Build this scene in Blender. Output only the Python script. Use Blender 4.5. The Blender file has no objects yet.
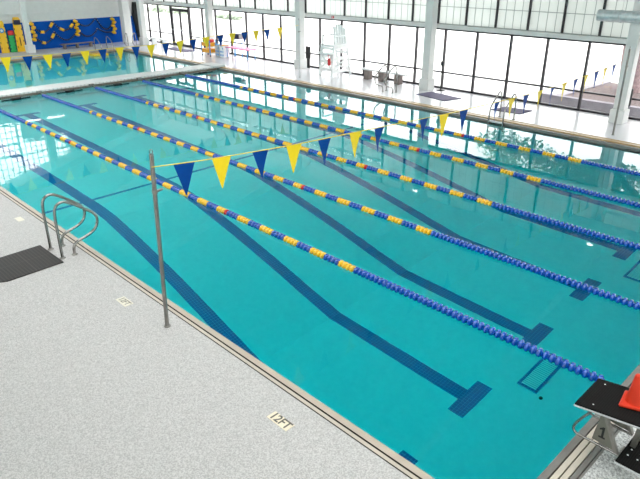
import bpy, bmesh, math, random
from mathutils import Vector, Matrix
random.seed(7)
PI = math.pi
S = bpy.context.scene
COL = S.collection

# ------------------------------------------------------------------ helpers
class MB:
    """collects shapes and links them as one mesh object"""
    def __init__(s): s.v = []; s.f = []; s.m = []; s.sm = []
    def add(s, vs, fs, mi=0, smooth=False):
        o = len(s.v); s.v += [tuple(v) for v in vs]
        for f in fs: s.f.append([i + o for i in f]); s.m.append(mi); s.sm.append(smooth)
    def box(s, x0, x1, y0, y1, z0, z1, mi=0, M=None):
        vs = [Vector((x, y, z)) for z in (z0, z1) for y in (y0, y1) for x in (x0, x1)]
        if M: vs = [M @ v for v in vs]
        s.add(vs, [(0, 2, 3, 1), (4, 5, 7, 6), (0, 1, 5, 4), (2, 6, 7, 3), (0, 4, 6, 2), (1, 3, 7, 5)], mi)
    def bevbox(s, x0, x1, y0, y1, z0, z1, b=.01, mi=0, M=None):
        bm = bmesh.new(); bmesh.ops.create_cube(bm, size=1)
        for v in bm.verts:
            v.co = Vector(((x0 + x1) / 2 + v.co.x * (x1 - x0), (y0 + y1) / 2 + v.co.y * (y1 - y0), (z0 + z1) / 2 + v.co.z * (z1 - z0)))
        bmesh.ops.bevel(bm, geom=bm.edges[:], offset=b, segments=2, affect='EDGES', profile=.5)
        s.bm(bm, mi, M); bm.free()
    def bm(s, bm, mi=0, M=None, smooth=False):
        bm.verts.index_update()
        s.add([(M @ v.co) if M else v.co.copy() for v in bm.verts], [[v.index for v in f.verts] for f in bm.faces], mi, smooth)
    def beam(s, a, b, w, h, mi=0, up=(0, 0, 1)):
        a = Vector(a); b = Vector(b); d = (b - a); L = d.length; d.normalize()
        u = Vector(up)
        if abs(d.dot(u)) > .99: u = Vector((1, 0, 0))
        r = d.cross(u).normalized(); u = r.cross(d).normalized()
        vs = []
        for p in (a, b):
            for (i, j) in ((-1, -1), (1, -1), (1, 1), (-1, 1)): vs.append(p + r * (i * w / 2) + u * (j * h / 2))
        s.add(vs, [(0, 1, 2, 3), (7, 6, 5, 4), (0, 4, 5, 1), (1, 5, 6, 2), (2, 6, 7, 3), (3, 7, 4, 0)], mi)
    def tube(s, pts, r, n=10, mi=0, close=False, caps=True):
        P = [Vector(p) for p in pts]; k = len(P); rs = r if isinstance(r, (list, tuple)) else [r] * k
        t0 = (P[1] - P[0]).normalized()
        ref = Vector((0, 0, 1)) if abs(t0.z) < .9 else Vector((1, 0, 0))
        nrm = t0.cross(ref).normalized(); vs = []; prev = t0
        for i in range(k):
            if close: t = (P[(i + 1) % k] - P[i - 1]).normalized()
            else: t = ((P[min(i + 1, k - 1)] - P[max(i - 1, 0)])).normalized()
            q = prev.rotation_difference(t); nrm = q @ nrm; nrm = (nrm - t * nrm.dot(t)).normalized(); prev = t
            b = t.cross(nrm)
            for j in range(n):
                a = 2 * PI * j / n; vs.append(P[i] + (nrm * math.cos(a) + b * math.sin(a)) * rs[i])
        fs = []
        for i in range(k if close else k - 1):
            i2 = (i + 1) % k
            for j in range(n): fs.append((i * n + j, i * n + (j + 1) % n, i2 * n + (j + 1) % n, i2 * n + j))
        s.add(vs, fs, mi, True)
        if caps and not close:
            s.add([vs[j] for j in range(n)], [tuple(range(n))[::-1]], mi); s.add([vs[(k - 1) * n + j] for j in range(n)], [tuple(range(n))], mi)
    def lathe(s, prof, n=24, mi=0, M=None, smooth=True):
        vs = []; fs = []
        for (r, z) in prof:
            for j in range(n):
                a = 2 * PI * j / n; v = Vector((r * math.cos(a), r * math.sin(a), z)); vs.append(M @ v if M else v)
        for i in range(len(prof) - 1):
            for j in range(n): fs.append((i * n + j, i * n + (j + 1) % n, (i + 1) * n + (j + 1) % n, (i + 1) * n + j))
        s.add(vs, fs, mi, smooth)
    def prism(s, poly, a, b, axis='x', mi=0, M=None):
        """extrude a 2-D polygon along an axis from a to b"""
        def mk(p, t):
            v = {'x': (t, p[0], p[1]), 'y': (p[0], t, p[1]), 'z': (p[0], p[1], t)}[axis]
            return M @ Vector(v) if M else Vector(v)
        n = len(poly); vs = [mk(p, a) for p in poly] + [mk(p, b) for p in poly]
        fs = [tuple(range(n))[::-1], tuple(range(n, 2 * n))] + [(i, (i + 1) % n, n + (i + 1) % n, n + i) for i in range(n)]
        s.add(vs, fs, mi)
    def mesh(s, name, mats):
        me = bpy.data.meshes.new(name); me.from_pydata([tuple(v) for v in s.v], [], s.f)
        for m in (mats if isinstance(mats, (list, tuple)) else [mats]): me.materials.append(m)
        me.polygons.foreach_set('material_index', s.m); me.polygons.foreach_set('use_smooth', s.sm)
        bm = bmesh.new(); bm.from_mesh(me); bmesh.ops.recalc_face_normals(bm, faces=bm.faces[:]); bm.to_mesh(me); bm.free()
        me.update(); return me
    def build(s, name, mats, parent=None, loc=None):
        o = bpy.data.objects.new(name, s.mesh(name, mats)); COL.objects.link(o)
        if parent: o.parent = parent
        if loc: o.location = loc
        return o

def tag(o, label=None, cat=None, group=None, kind=None):
    if label: o['label'] = label
    if cat: o['category'] = cat
    if group: o['group'] = group
    if kind: o['kind'] = kind
    return o
def thing(name, label, cat, loc=(0, 0, 0), rz=0, group=None):
    o = bpy.data.objects.new(name, None); COL.objects.link(o); o.location = loc; o.rotation_euler = (0, 0, rz)
    o.empty_display_size = .1
    return tag(o, label, cat, group)
def copy_tree(o, parent=None):
    c = o.copy(); COL.objects.link(c); c.parent = parent
    for ch in list(o.children): copy_tree(ch, c)
    return c
def arc(c, r, a0, a1, n, ax='xz'):
    out = []
    for i in range(n + 1):
        a = a0 + (a1 - a0) * i / n; u = c[0] + r * math.cos(a); v = c[1] + r * math.sin(a); out.append((u, v))
    return out
def smooth(pts, it=3):
    for _ in range(it):
        q = [pts[0]]
        for a, b in zip(pts[:-1], pts[1:]):
            a = Vector(a); b = Vector(b); q += [a * .75 + b * .25, a * .25 + b * .75]
        q.append(pts[-1]); pts = q
    return [Vector(p) for p in pts]

# ------------------------------------------------------------------ materials
class NT:
    def __init__(s, name):
        s.mat = bpy.data.materials.new(name); s.mat.use_nodes = True; s.t = s.mat.node_tree; s.t.nodes.clear()
        s.out = s.n('ShaderNodeOutputMaterial')
    def n(s, ty, **kw):
        nd = s.t.nodes.new(ty)
        for k, v in kw.items():
            if hasattr(nd, k) and k not in nd.inputs: setattr(nd, k, v)
            else: s.set(nd.inputs[k], v)
        return nd
    def set(s, sock, v):
        if isinstance(v, bpy.types.NodeSocket): s.t.links.new(v, sock)
        else: sock.default_value = v
    def math(s, op, a, b=0.0, c=0.0):
        nd = s.t.nodes.new('ShaderNodeMath'); nd.operation = op
        for i, v in enumerate((a, b, c)): s.set(nd.inputs[i], v)
        return nd.outputs[0]
    def mix(s, f, a, b):
        nd = s.t.nodes.new('ShaderNodeMix'); nd.data_type = 'RGBA'
        s.set(nd.inputs[0], f); s.set(nd.inputs[6], a); s.set(nd.inputs[7], b); return nd.outputs[2]
    def coord(s): return s.n('ShaderNodeTexCoord').outputs['Object']
    def noise(s, scale, detail=3, co=None, rough=.5):
        nd = s.n('ShaderNodeTexNoise'); s.set(nd.inputs['Vector'], co if co else s.coord()); nd.inputs['Scale'].default_value = scale
        nd.inputs['Detail'].default_value = detail; nd.inputs['Roughness'].default_value = rough; return nd.outputs['Fac']
    def ramp(s, f, stops):
        nd = s.t.nodes.new('ShaderNodeValToRGB'); s.set(nd.inputs[0], f); e = nd.color_ramp.elements
        while len(e) < len(stops): e.new(.5)
        for el, (p, c) in zip(e, stops): el.position = p; el.color = c if len(c) == 4 else (*c, 1)
        return nd.outputs[0]
    def line(s, comp, period, width, off=0.0):
        """1 on grid lines of the given period"""
        m = s.math('WRAP', s.math('ADD', comp, off), period, 0.0)
        return s.math('LESS_THAN', m, width)
    def done(s, shader): s.t.links.new(shader, s.out.inputs[0]); return s.mat

def c4(c): return (*c, 1)
def srgb(r, g, b):
    f = lambda v: (v / 255 / 12.92) if v / 255 <= .04045 else ((v / 255 + .055) / 1.055) ** 2.4
    return (f(r), f(g), f(b))
def pm(name, col, rough=.5, metal=0, var=.08, scale=6, spec=.5, bump=0, bscale=60, coat=0):
    t = NT(name); nz = t.noise(scale, 4)
    a = tuple(max(0, c * (1 - var)) for c in col); b = tuple(min(1, c * (1 + var)) for c in col)
    cc = t.ramp(nz, [(.3, a), (.7, b)])
    p = t.n('ShaderNodeBsdfPrincipled'); t.set(p.inputs['Base Color'], cc); p.inputs['Roughness'].default_value = rough
    p.inputs['Coat Weight'].default_value = coat; p.inputs['Coat Roughness'].default_value = .1; p.inputs['Coat IOR'].default_value = 1.7
    p.inputs['Metallic'].default_value = metal; p.inputs['Specular IOR Level'].default_value = spec
    if bump:
        b = t.n('ShaderNodeBump'); b.inputs['Strength'].default_value = bump; b.inputs['Distance'].default_value = .01
        t.set(b.inputs['Height'], t.noise(bscale, 3)); t.set(p.inputs['Normal'], b.outputs[0])
    return t.done(p.outputs[0])

M = {}
M['white'] = pm('white_paint', (.70, .70, .69), .5, var=.03)
M['ceil'] = pm('ceiling_paint', (.68, .69, .68), .8, var=.03)
M['white_plastic'] = pm('white_plastic', srgb(238, 240, 240), .35, var=.03)
M['steel'] = pm('stainless_steel', (.34, .33, .315), .25, 1, var=.1, scale=20)
M['dull_steel'] = pm('brushed_steel', (.30, .285, .265), .42, .85, var=.15, scale=15)
M['pole'] = pm('pole_steel', (.27, .255, .24), .38, .8, var=.15, scale=8)
M['dark_frame'] = pm('bronze_frame', srgb(38, 33, 40), .4, var=.1)
M['blue_wall'] = pm('blue_wall_pad', (.0008, .085, .45), .6, var=.05, scale=2, spec=.1)
M['black_mat'] = pm('black_rubber', srgb(34, 32, 34), .7, var=.2, scale=40)
M['purple_mat'] = pm('plum_rubber', srgb(78, 70, 104), .7, var=.15, scale=30)
M['yellow'] = pm('yellow_plastic', srgb(245, 190, 24), .3, var=.06, scale=20, coat=.5)
M['flag_yellow'] = pm('yellow_vinyl', srgb(250, 214, 8), .45, var=.03, scale=8)
M['flag_blue'] = pm('blue_vinyl', (.001, .055, .28), .5, var=.05, scale=8, spec=.1)
M['blue'] = pm('blue_plastic', (.002, .078, .44), .22, var=.08, scale=20, spec=.6, coat=.45)
M['red'] = pm('red_plastic', srgb(205, 40, 45), .35, var=.06)
M['cable'] = pm('steel_cable', (.45, .45, .46), .4, .8)
M['cord'] = pm('yellow_cord', srgb(238, 205, 70), .6)
M['lip'] = pm('gutter_lip_beige', srgb(184, 172, 158), .4, var=.06, scale=5)
M['strip'] = pm('gutter_grate_beige', srgb(196, 186, 172), .45, var=.06, scale=5)
M['slot'] = pm('gutter_slot_dark', srgb(34, 27, 21), .7, var=.15, spec=.2)
M['gray_lip'] = pm('gutter_gray', srgb(122, 118, 114), .4, var=.1, scale=8)
M['aqua_wall'] = pm('pool_wall_plaster', (.74, .86, .86), .6, var=.03, scale=2)
M['gold'] = pm('gutter_lip_tan', srgb(190, 160, 118), .4, var=.06, scale=5)
M['orange'] = pm('orange_cone_vinyl', (.60, .032, .008), .45, var=.06, scale=8, spec=.3)
M['green'] = pm('green_plastic', srgb(40, 175, 95), .45, var=.1)
M['board_yellow'] = pm('yellow_backboard', srgb(238, 190, 35), .4, var=.05)
M['bench_gray'] = pm('gray_bench', srgb(128, 116, 112), .6, var=.1)
M['pale_gray'] = pm('pale_gray', srgb(196, 198, 200), .5, var=.05)
M['pink'] = pm('pink_plastic', srgb(235, 130, 175), .45, var=.05)
M['lightblue'] = pm('sky_blue_plastic', srgb(70, 150, 215), .4, var=.08)
M['black'] = pm('black_plastic', srgb(22, 22, 25), .4, var=.1)
M['navy'] = pm('navy_foam', srgb(20, 32, 70), .5, var=.1)
M['plate_gray'] = pm('gusset_plate', srgb(128, 126, 118), .4, .4, var=.08)
M['marker'] = pm('beige_marker_tile', srgb(230, 218, 194), .45, var=.05, scale=15)
M['marker_worn'] = pm('worn_marker_tile', srgb(222, 216, 200), .5, var=.08, scale=30)
M['ink'] = pm('gray_ink', srgb(96, 90, 84), .5, var=.1, scale=40)
M['ink_worn'] = pm('faded_ink', srgb(140, 136, 126), .6, var=.15, scale=60)
M['bead'] = pm('pale_blue_bead', srgb(110, 130, 175), .4, var=.08)
M['duct'] = pm('galvanized_duct', (.62, .65, .66), .38, .5, var=.12, scale=9)
M['bark'] = pm('tree_bark', srgb(150, 128, 130), .9, var=.3, scale=9, bump=.6, bscale=14)
M['leaf'] = pm('leaves', srgb(70, 110, 60), .5, var=.35, scale=2)
M['hedge'] = pm('hedge_leaves', (.36, .43, .33), .6, var=.2, scale=3)
M['concrete'] = pm('outdoor_concrete', (.70, .69, .68), .8, var=.06, scale=1)
M['curb'] = pm('curb_concrete', srgb(150, 144, 152), .8, var=.1, scale=3)
M['mulch'] = pm('bark_mulch', srgb(112, 98, 98), .95, var=.45, scale=16, bump=.8, bscale=30)
M['orange_box'] = pm('amber_plastic', srgb(240, 165, 40), .4, var=.1)

def deck_mat(name, base, dark, spread, rough=.55, spec=.35, scale=75):
    t = NT(name); co = t.coord()
    f1 = t.noise(scale, 2, co, .7); f2 = t.noise(1.3, 3, co)
    cc = t.ramp(f1, [(.5 - spread, dark), (.5 + spread, base)])
    cc = t.mix(t.math('MULTIPLY', f2, .12), cc, c4(tuple(c * .72 for c in base)))
    p = t.n('ShaderNodeBsdfPrincipled'); t.set(p.inputs['Base Color'], cc); p.inputs['Roughness'].default_value = rough
    p.inputs['Specular IOR Level'].default_value = spec
    return t.done(p.outputs[0])
M['deck'] = deck_mat('speckled_deck', (.615, .592, .585), (.37, .355, .35), .11)
M['deck_coarse'] = deck_mat('coarse_speckled_deck', (.72, .72, .71), (.22, .22, .22), .13, scale=55)
M['deck_wet'] = deck_mat('sealed_deck', (.76, .74, .77), (.68, .66, .70), .15, rough=.22, spec=.6)
M['deck_back'] = deck_mat('back_deck', (.56, .56, .58), (.46, .46, .48), .15, rough=.4)

def tile_mat():
    t = NT('navy_floor_tile'); co = t.coord(); s = t.n('ShaderNodeSeparateXYZ', Vector=co)
    l = t.math('MAXIMUM', t.line(s.outputs[0], .06, .006), t.line(s.outputs[1], .06, .006))
    base = t.ramp(t.noise(30, 2, co), [(.3, (.001, .10, .36)), (.7, (.002, .14, .46))])
    cc = t.mix(l, base, c4((.08, .42, .68)))
    p = t.n('ShaderNodeBsdfPrincipled'); t.set(p.inputs['Base Color'], cc); p.inputs['Roughness'].default_value = .4
    return t.done(p.outputs[0])
M['tile'] = tile_mat()
def floor_mat():
    t = NT('pool_floor_plaster'); co = t.coord()
    cc = t.ramp(t.noise(9, 5, co, .65), [(.3, (.80, .88, .88)), (.7, (.86, .93, .93))])
    p = t.n('ShaderNodeBsdfPrincipled'); t.set(p.inputs['Base Color'], cc); p.inputs['Roughness'].default_value = .7; p.inputs['Specular IOR Level'].default_value = .1
    return t.done(p.outputs[0])
M['pool_floor'] = floor_mat()
def grate_mat():
    t = NT('white_grate'); co = t.coord(); s = t.n('ShaderNodeSeparateXYZ', Vector=co)
    l = t.line(s.outputs[0], .05, .018)
    cc = t.mix(l, c4((.85, .95, .95)), c4((.35, .55, .6)))
    p = t.n('ShaderNodeBsdfPrincipled'); t.set(p.inputs['Base Color'], cc); return t.done(p.outputs[0])
M['grate'] = grate_mat()
def bulkhead_mat():
    t = NT('bulkhead_deck'); co = t.coord(); s = t.n('ShaderNodeSeparateXYZ', Vector=co)
    l = t.line(t.math('ADD', s.outputs[0], s.outputs[1]), .16, .05)
    cc = t.mix(l, c4(srgb(232, 230, 228)), c4(srgb(205, 203, 203)))
    p = t.n('ShaderNodeBsdfPrincipled'); t.set(p.inputs['Base Color'], cc); p.inputs['Roughness'].default_value = .5; return t.done(p.outputs[0])
M['bulk'] = bulkhead_mat()
def bulkface_mat():
    t = NT('bulkhead_grating'); co = t.coord(); s = t.n('ShaderNodeSeparateXYZ', Vector=co)
    l = t.line(s.outputs[0], .07, .02)
    cc = t.mix(l, c4(srgb(140, 124, 112)), c4(srgb(92, 82, 74)))
    p = t.n('ShaderNodeBsdfPrincipled'); t.set(p.inputs['Base Color'], cc); p.inputs['Roughness'].default_value = .5; return t.done(p.outputs[0])
M['bulk_face'] = bulkface_mat()
def mat_holes(name, dark, light, px):
    t = NT(name); co = t.coord(); s = t.n('ShaderNodeSeparateXYZ', Vector=co)
    l = t.math('MAXIMUM', t.line(s.outputs[0], px, px * .3), t.line(s.outputs[1], px, px * .3))
    l2 = t.math('MAXIMUM', t.line(s.outputs[0], px * 10, px * .4), t.line(s.outputs[1], px * 10, px * .4))
    cc = t.mix(l, c4(dark), c4(light)); cc = t.mix(t.math('MULTIPLY', l2, .6), cc, c4(tuple(min(1, 1.7 * c) for c in light)))
    p = t.n('ShaderNodeBsdfPrincipled'); t.set(p.inputs['Base Color'], cc); p.inputs['Roughness'].default_value = .65; return t.done(p.outputs[0])
M['mat_grid'] = mat_holes('black_drain_mat', srgb(14, 12, 12), srgb(52, 47, 45), .055)
def grit():
    t = NT('black_grit_tread'); co = t.coord(); s = t.n('ShaderNodeSeparateXYZ', Vector=co)
    l = t.line(s.outputs[1], .022, .006)
    base = t.ramp(t.noise(160, 2, co), [(.35, (.004, .0036, .0035)), (.7, (.016, .0145, .014))])
    cc = t.mix(l, base, c4((.003, .0028, .0028)))
    p = t.n('ShaderNodeBsdfPrincipled'); t.set(p.inputs['Base Color'], cc); p.inputs['Specular IOR Level'].default_value = .12; p.inputs['Roughness'].default_value = .75; return t.done(p.outputs[0])
M['grit'] = grit()
def kalwall(name, py, pz, trans, ax=1, offy=0., offz=0., tint=(.93, .97, .95)):
    """translucent fibreglass sandwich panel with its aluminium grid"""
    t = NT(name); co = t.coord(); s = t.n('ShaderNodeSeparateXYZ', Vector=co)
    l = t.math('MAXIMUM', t.line(s.outputs[ax], py, .022, offy), t.line(s.outputs[2], pz, .022, offz))
    a = t.n('ShaderNodeBsdfTranslucent'); t.set(a.inputs[0], t.mix(l, c4(tuple(trans * c for c in tint)), c4((trans * .25, trans * .3, trans * .3))))
    d = t.n('ShaderNodeBsdfDiffuse'); d.inputs[0].default_value = c4((.5, .52, .51))
    m = t.n('ShaderNodeMixShader'); m.inputs[0].default_value = .3
    t.set(m.inputs[1], a.outputs[0]); t.set(m.inputs[2], d.outputs[0]); return t.done(m.outputs[0])
M['kal_right'] = kalwall('translucent_panel', .31, .62, .78, 1, 0.0, -2.5)
M['kal_gable'] = kalwall('translucent_gable_panel', .31, .62, .85, 0, 0, 0)
M['kal_left'] = kalwall('translucent_side_panel', .31, .62, .85, 1, 0, 0)
def glass(name='window_glass', tint=(.95, .96, .96)):
    t = NT(name); tr = t.n('ShaderNodeBsdfTransparent'); tr.inputs[0].default_value = (*tint, 1)
    g = t.n('ShaderNodeBsdfGlossy'); g.inputs['Roughness'].default_value = 0; g.inputs[0].default_value = (1, 1, 1, 1)
    lw = t.n('ShaderNodeLayerWeight'); lw.inputs[0].default_value = .5
    m = t.n('ShaderNodeMixShader'); t.set(m.inputs[0], t.math('ADD', t.math('MULTIPLY', t.math('POWER', lw.outputs['Facing'], 5), .8), .02)); t.set(m.inputs[1], tr.outputs[0]); t.set(m.inputs[2], g.outputs[0]); return t.done(m.outputs[0])
M['glass'] = glass()
M['fill_skylight'] = glass('fill_skylight_glass', (.74, .75, .75))
def water():
    t = NT('pool_water'); g = t.n('ShaderNodeBsdfGlass'); g.inputs['IOR'].default_value = 1.333; g.inputs['Roughness'].default_value = 0
    g.inputs[0].default_value = (1, 1, 1, 1)
    b = t.n('ShaderNodeBump'); b.inputs['Strength'].default_value = .06; b.inputs['Distance'].default_value = .02
    t.set(b.inputs['Height'], t.noise(2.2, 2)); t.set(g.inputs['Normal'], b.outputs[0])
    v = t.n('ShaderNodeVolumeAbsorption'); v.inputs['Color'].default_value = (0.0, .930, .942, 1); v.inputs['Density'].default_value = .64
    t.t.links.new(v.outputs[0], t.out.inputs['Volume'])
    return t.done(g.outputs[0])
M['water'] = water()
def lampmat():
    t = NT('lamp_lens'); e = t.n('ShaderNodeEmission'); e.inputs[1].default_value = 6; return t.done(e.outputs[0])
M['lamp'] = lampmat()

# ------------------------------------------------------------------ dimensions
W = 13.31                       # pool width; x = 0 is the near-left water edge
RX = [2.74, 4.87, 7.0, 9.13, 11.26]   # lane ropes
SX = [1.65, 3.735, 5.935, 8.065, 10.195, 12.29]   # floor stripes
YB = 22.86                      # bulkhead face
YE = 32.25                      # far end of the pool
Z = .1                          # deck level
XW = 16.55                      # window wall
YK = 35.6                       # back wall
XL = -5.6; YN = -7.0
def roofz(x): return 4.62 + .26 * min(16.6 - x, x - XL)

# ------------------------------------------------------------------ the setting
b = MB()
b.box(XL, -.215, -.33, YK, -.4, Z, 0); b.box(XL, 16.8, YN, -.33, -.4, Z, 1)
b.box(W + .42, 16.8, -.33, YK, -.4, Z, 2); b.box(-.21, W + .42, YE + .35, YK, -.4, Z, 3)
tag(b.build('floor', [M['deck'], M['deck_coarse'], M['deck_wet'], M['deck_back']]), kind='structure')

# pool basin: floor in cells so that stripes and T marks are tile
def depth(y):
    P = [(-1, -3.74), (5.7, -3.74), (6.6, -3.45), (10.9, -1.82), (11.6, -1.70), (22.86, -1.45), (23.9, -1.15), (40, -1.1)]
    for (a, za), (c, zc) in zip(P[:-1], P[1:]):
        if a <= y <= c: return za + (zc - za) * (y - a) / (c - a)
hw = .145; tw = .455; y0, y1 = 2.3, 2.6; y2, y3 = 21.15, 21.4
xs = {-.02, W + .02}; ys = {-.02, YE + .02, y0, y1, y2, y3, 5.7, 6.6, 10.9, 11.6, 12.02, 12.12, YB, 23.9}
for x in SX: xs |= {x - tw, x - hw, x + hw, x + tw}
xs = sorted(xs); ys = sorted(ys)
b = MB()
for xa, xb in zip(xs[:-1], xs[1:]):
    for ya, yb in zip(ys[:-1], ys[1:]):
        xm, ym = (xa + xb) / 2, (ya + yb) / 2; mi = 0
        for x in SX:
            if abs(xm - x) < hw and y0 < ym < y3: mi = 1
            if abs(xm - x) < tw and (y0 < ym < y1 or y2 < ym < y3): mi = 1
        if 12.02 < ym < 12.12: mi = 1
        b.add([(xa, ya, depth(ya)), (xb, ya, depth(ya)), (xb, yb, depth(yb)), (xa, yb, depth(yb))], [(0, 1, 2, 3)], mi)
b.box(-.5, 0, -.5, YE + .5, -4.4, -.06, 2); b.box(W, W + .5, -.5, YE + .5, -4.4, -.06, 2)
b.box(0, W, -.5, 0, -4.4, -.06, 2); b.box(0, W, YE, YE + .5, -4.4, -.06, 2)
tag(b.build('pool_basin', [M['pool_floor'], M['tile'], M['aqua_wall']]), kind='structure')
b = MB(); b.box(-.01, W + .01, -.01, YE + .01, -4.25, 0)
tag(b.build('pool_water', M['water']), 'clear turquoise water filling the indoor swimming pool', 'water', kind='stuff')

# gutters
b = MB()
b.box(-.085, 0, -.33, YE + .05, -.2, .045, 0); b.box(-.122, -.085, -.33, YE, -.2, .043, 1)
b.box(-.187, -.122, -.33, YE, -.2, .06, 2); b.box(-.215, -.187, -.33, YE, -.2, .085, 1)
tag(b.build('trim_1', [M['lip'], M['slot'], M['strip']]), kind='structure')
b = MB()
b.box(-.085, W + .42, -.075, 0, -.2, .035, 0); b.box(-.085, W + .42, -.095, -.075, -.2, .0, 1)
b.box(-.085, W + .42, -.15, -.095, -.2, .05, 2); b.box(-.085, W + .42, -.165, -.15, -.2, .02, 1); b.box(-.085, W + .42, -.22, -.165, -.2, .05, 2)
b.box(-.085, W + .42, -.235, -.22, -.2, .02, 1); b.box(-.085, W + .42, -.285, -.235, -.2, .06, 0); b.box(-.085, W + .42, -.3, -.285, -.2, .03, 1)
b.box(-.085, W + .42, -.33, -.3, -.2, .08, 0)
tag(b.build('trim_2', [M['gray_lip'], M['slot'], M['strip']]), kind='structure')
b = MB()
b.box(W, W + .13, 0, YE + .05, -.2, .075, 0); b.box(W + .13, W + .17, 0, YE, -.2, .0, 1)
b.box(W + .17, W + .33, 0, YE, -.2, .10, 2); b.box(W + .33, W + .38, 0, YE, -.2, .03, 1); b.box(W + .38, W + .42, 0, YE, -.2, .1, 2)
tag(b.build('trim_3', [M['gray_lip'], M['slot'], M['gold']]), kind='structure')
b = MB()
b.box(0, W, YE, YE + .12, -.2, .06, 0); b.box(0, W, YE + .12, YE + .16, -.2, 0, 1); b.box(0, W, YE + .16, YE + .3, -.2, .1, 2); b.box(0, W, YE + .3, YE + .35, -.2, .05, 1)
tag(b.build('trim_4', [M['gray_lip'], M['slot'], M['gold']]), kind='structure')

# right wall: glazing bays, ledge, translucent clerestory
MY = [-7.0, -5.6, -4.2, -2.8, -1.4, 0, 1.36, 2.7, 4.06, 5.42, 6.8, 8.22, 9.58, 10.96, 12.36, 13.72, 15.12, 16.5, 17.88, 19.25, 20.62, 22.0, 23.36, 24.72, 26.07, 27.43, 28.69, 30.0, 31.93, 33.39, 34.6, YK]
k = 0
for ya, yb in zip(MY[:-1], MY[1:]):
    if abs(ya - 30.0) < .01:
        r = MB(); r.box(XW - .05, XW + .07, ya - .05, ya + .07, Z, 2.36); r.box(XW - .05, XW + .07, yb - .07, yb + .05, Z, 2.36); r.box(XW - .05, XW + .07, ya, yb, 2.12, 2.2); r.box(XW - .05, XW + .07, ya, yb, 2.28, 2.36)
        d = tag(r.build('door_1', M['dark_frame']), kind='structure')
        ymid = (ya + yb) / 2
        for (p, q) in ((ya + .07, ymid), (ymid, yb - .07)):
            r = MB(); r.box(XW - .03, XW + .05, p, p + .06, Z, 2.12); r.box(XW - .03, XW + .05, q - .06, q, Z, 2.12); r.box(XW - .03, XW + .05, p, q, Z, Z + .14); r.box(XW - .03, XW + .05, p, q, 2.04, 2.12)
            lf = r.build('door_leaf', M['dark_frame'], d)
            r = MB(); r.box(XW - .08, XW - .05, p + .06, q - .06, .98, 1.03); r.build('push_bar', M['pale_gray'], lf)
            r = MB(); r.box(XW, XW + .012, p + .06, q - .06, Z + .14, 2.04); r.build('door_pane', M['glass'], lf)
        continue
    k += 1
    r = MB(); r.box(XW - .04, XW + .06, ya - .035, ya + .035, Z, 2.36); r.box(XW - .04, XW + .06, ya, yb, Z, Z + .07); r.box(XW - .04, XW + .06, ya, yb, 2.29, 2.36); r.box(XW - .025, XW + .05, ya, yb, .70, .755)
    w = tag(r.build('window_%d' % k, M['dark_frame']), kind='structure')
    r = MB(); r.box(XW, XW + .012, ya + .035, yb - .035, Z + .07, 2.29); r.build('window_pane', M['glass'], w)
b = MB(); b.box(XW - .17, XW + .15, YN, YK, 2.36, 2.5); tag(b.build('trim_5', M['white']), kind='structure')
b = MB(); b.box(XW + .02, XW + .09, YN, YK, 2.5, 4.62)
wr = tag(b.build('wall_right', M['kal_right']), kind='structure')
y = 6.55 - 1.24 * 10
while y < YK:
    r = MB(); r.box(XW - .04, XW + .1, y - .03, y + .03, 2.52, 4.6); r.build('mullion', M['dark_frame'], wr); y += 1.24

# back wall: blue pads below, white band, translucent gable above
b = MB()
b.box(XL, 16.7, YK, YK + .2, Z - .1, 3.8, 1); b.box(XL, 16.6, YK - .03, YK, Z, 1.6, 0)
b.box(XL, 16.6, YK - .06, YK, 2.02, 2.08, 1)
b.box(10.7, 16.7, YK, YK + .2, 3.8, 3.93, 1); b.box(8.0, 16.7, YK, YK + .2, 3.93, 4.7, 1)
b.prism([(10.65, 4.7), (16.7, 4.7), (16.7, roofz(16.6)), (10.65, roofz(10.65))][:2] + [(16.6, 4.7), (10.65, roofz(10.65))], YK, YK + .2, 'y', 1)
b.box(8.0, 10.65, YK, YK + .2, 4.7, 4.93, 1)
b.prism([(XL, 3.8), (0, 3.8), (0, roofz(0)), (XL, roofz(XL))], YK, YK + .2, 'y', 1)
wb = tag(b.build('wall_back', [M['blue_wall'], M['white']]), kind='structure')
b = MB(); b.prism([(0, 3.8), (8.0, 3.8), (8.0, 4.93), (10.65, 4.93), (10.65, roofz(10.65)), (5.5, roofz(5.5)), (0, roofz(0))], YK + .05, YK + .06, 'y'); b.box(8.0, 10.7, YK + .05, YK + .06, 3.8, 3.93); tag(b.build('window_60', M['glass']), kind='structure')
g = MB()
for q in range(0, 35):
    x = q * .31; w = .05 if q % 5 == 0 else .012
    if x > 10.6: break
    g.box(x - w, x + w, YK, YK + .12, 3.8 if x < 8.05 else 4.9, roofz(x))
for q in range(0, 10):
    zz = 3.95 + q * .36; w = .05 if q in (0, 3, 5) else .012
    xr = min(10.65 if zz > 4.9 else 8.05, 16.6 - (zz - 4.62) / .26)
    if xr > .5: g.box(max(0, XL + (16.6 - xr) if zz > 6.1 else 0), xr, YK, YK + .12, zz - w, zz + w)
g.box(9.35, 9.8, YK - .02, YK + .14, 4.9, roofz(9.8))
g.build('mullion', M['white'], wb)
# left and near walls (behind and beside the camera), unseen panels added for fill daylight
b = MB(); b.box(XL - .2, XL, YN, YK, -.1, 1.0); tag(b.build('wall_left', M['white']), kind='structure')
b = MB(); b.box(XL - .12, XL - .05, YN, YK, 1.0, 4.62); tag(b.build('window_61', M['kal_left']), kind='structure')
b = MB(); b.box(XL, 16.6, YN - .2, YN, -.1, 1.0); tag(b.build('wall_near', M['white']), kind='structure')
b = MB(); b.prism([(XL, 1.0), (16.6, 1.0), (16.6, 4.62), (5.5, roofz(5.5)), (XL, 4.62)], YN - .12, YN - .05, 'y'); tag(b.build('window_62', M['kal_gable']), kind='structure')
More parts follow.
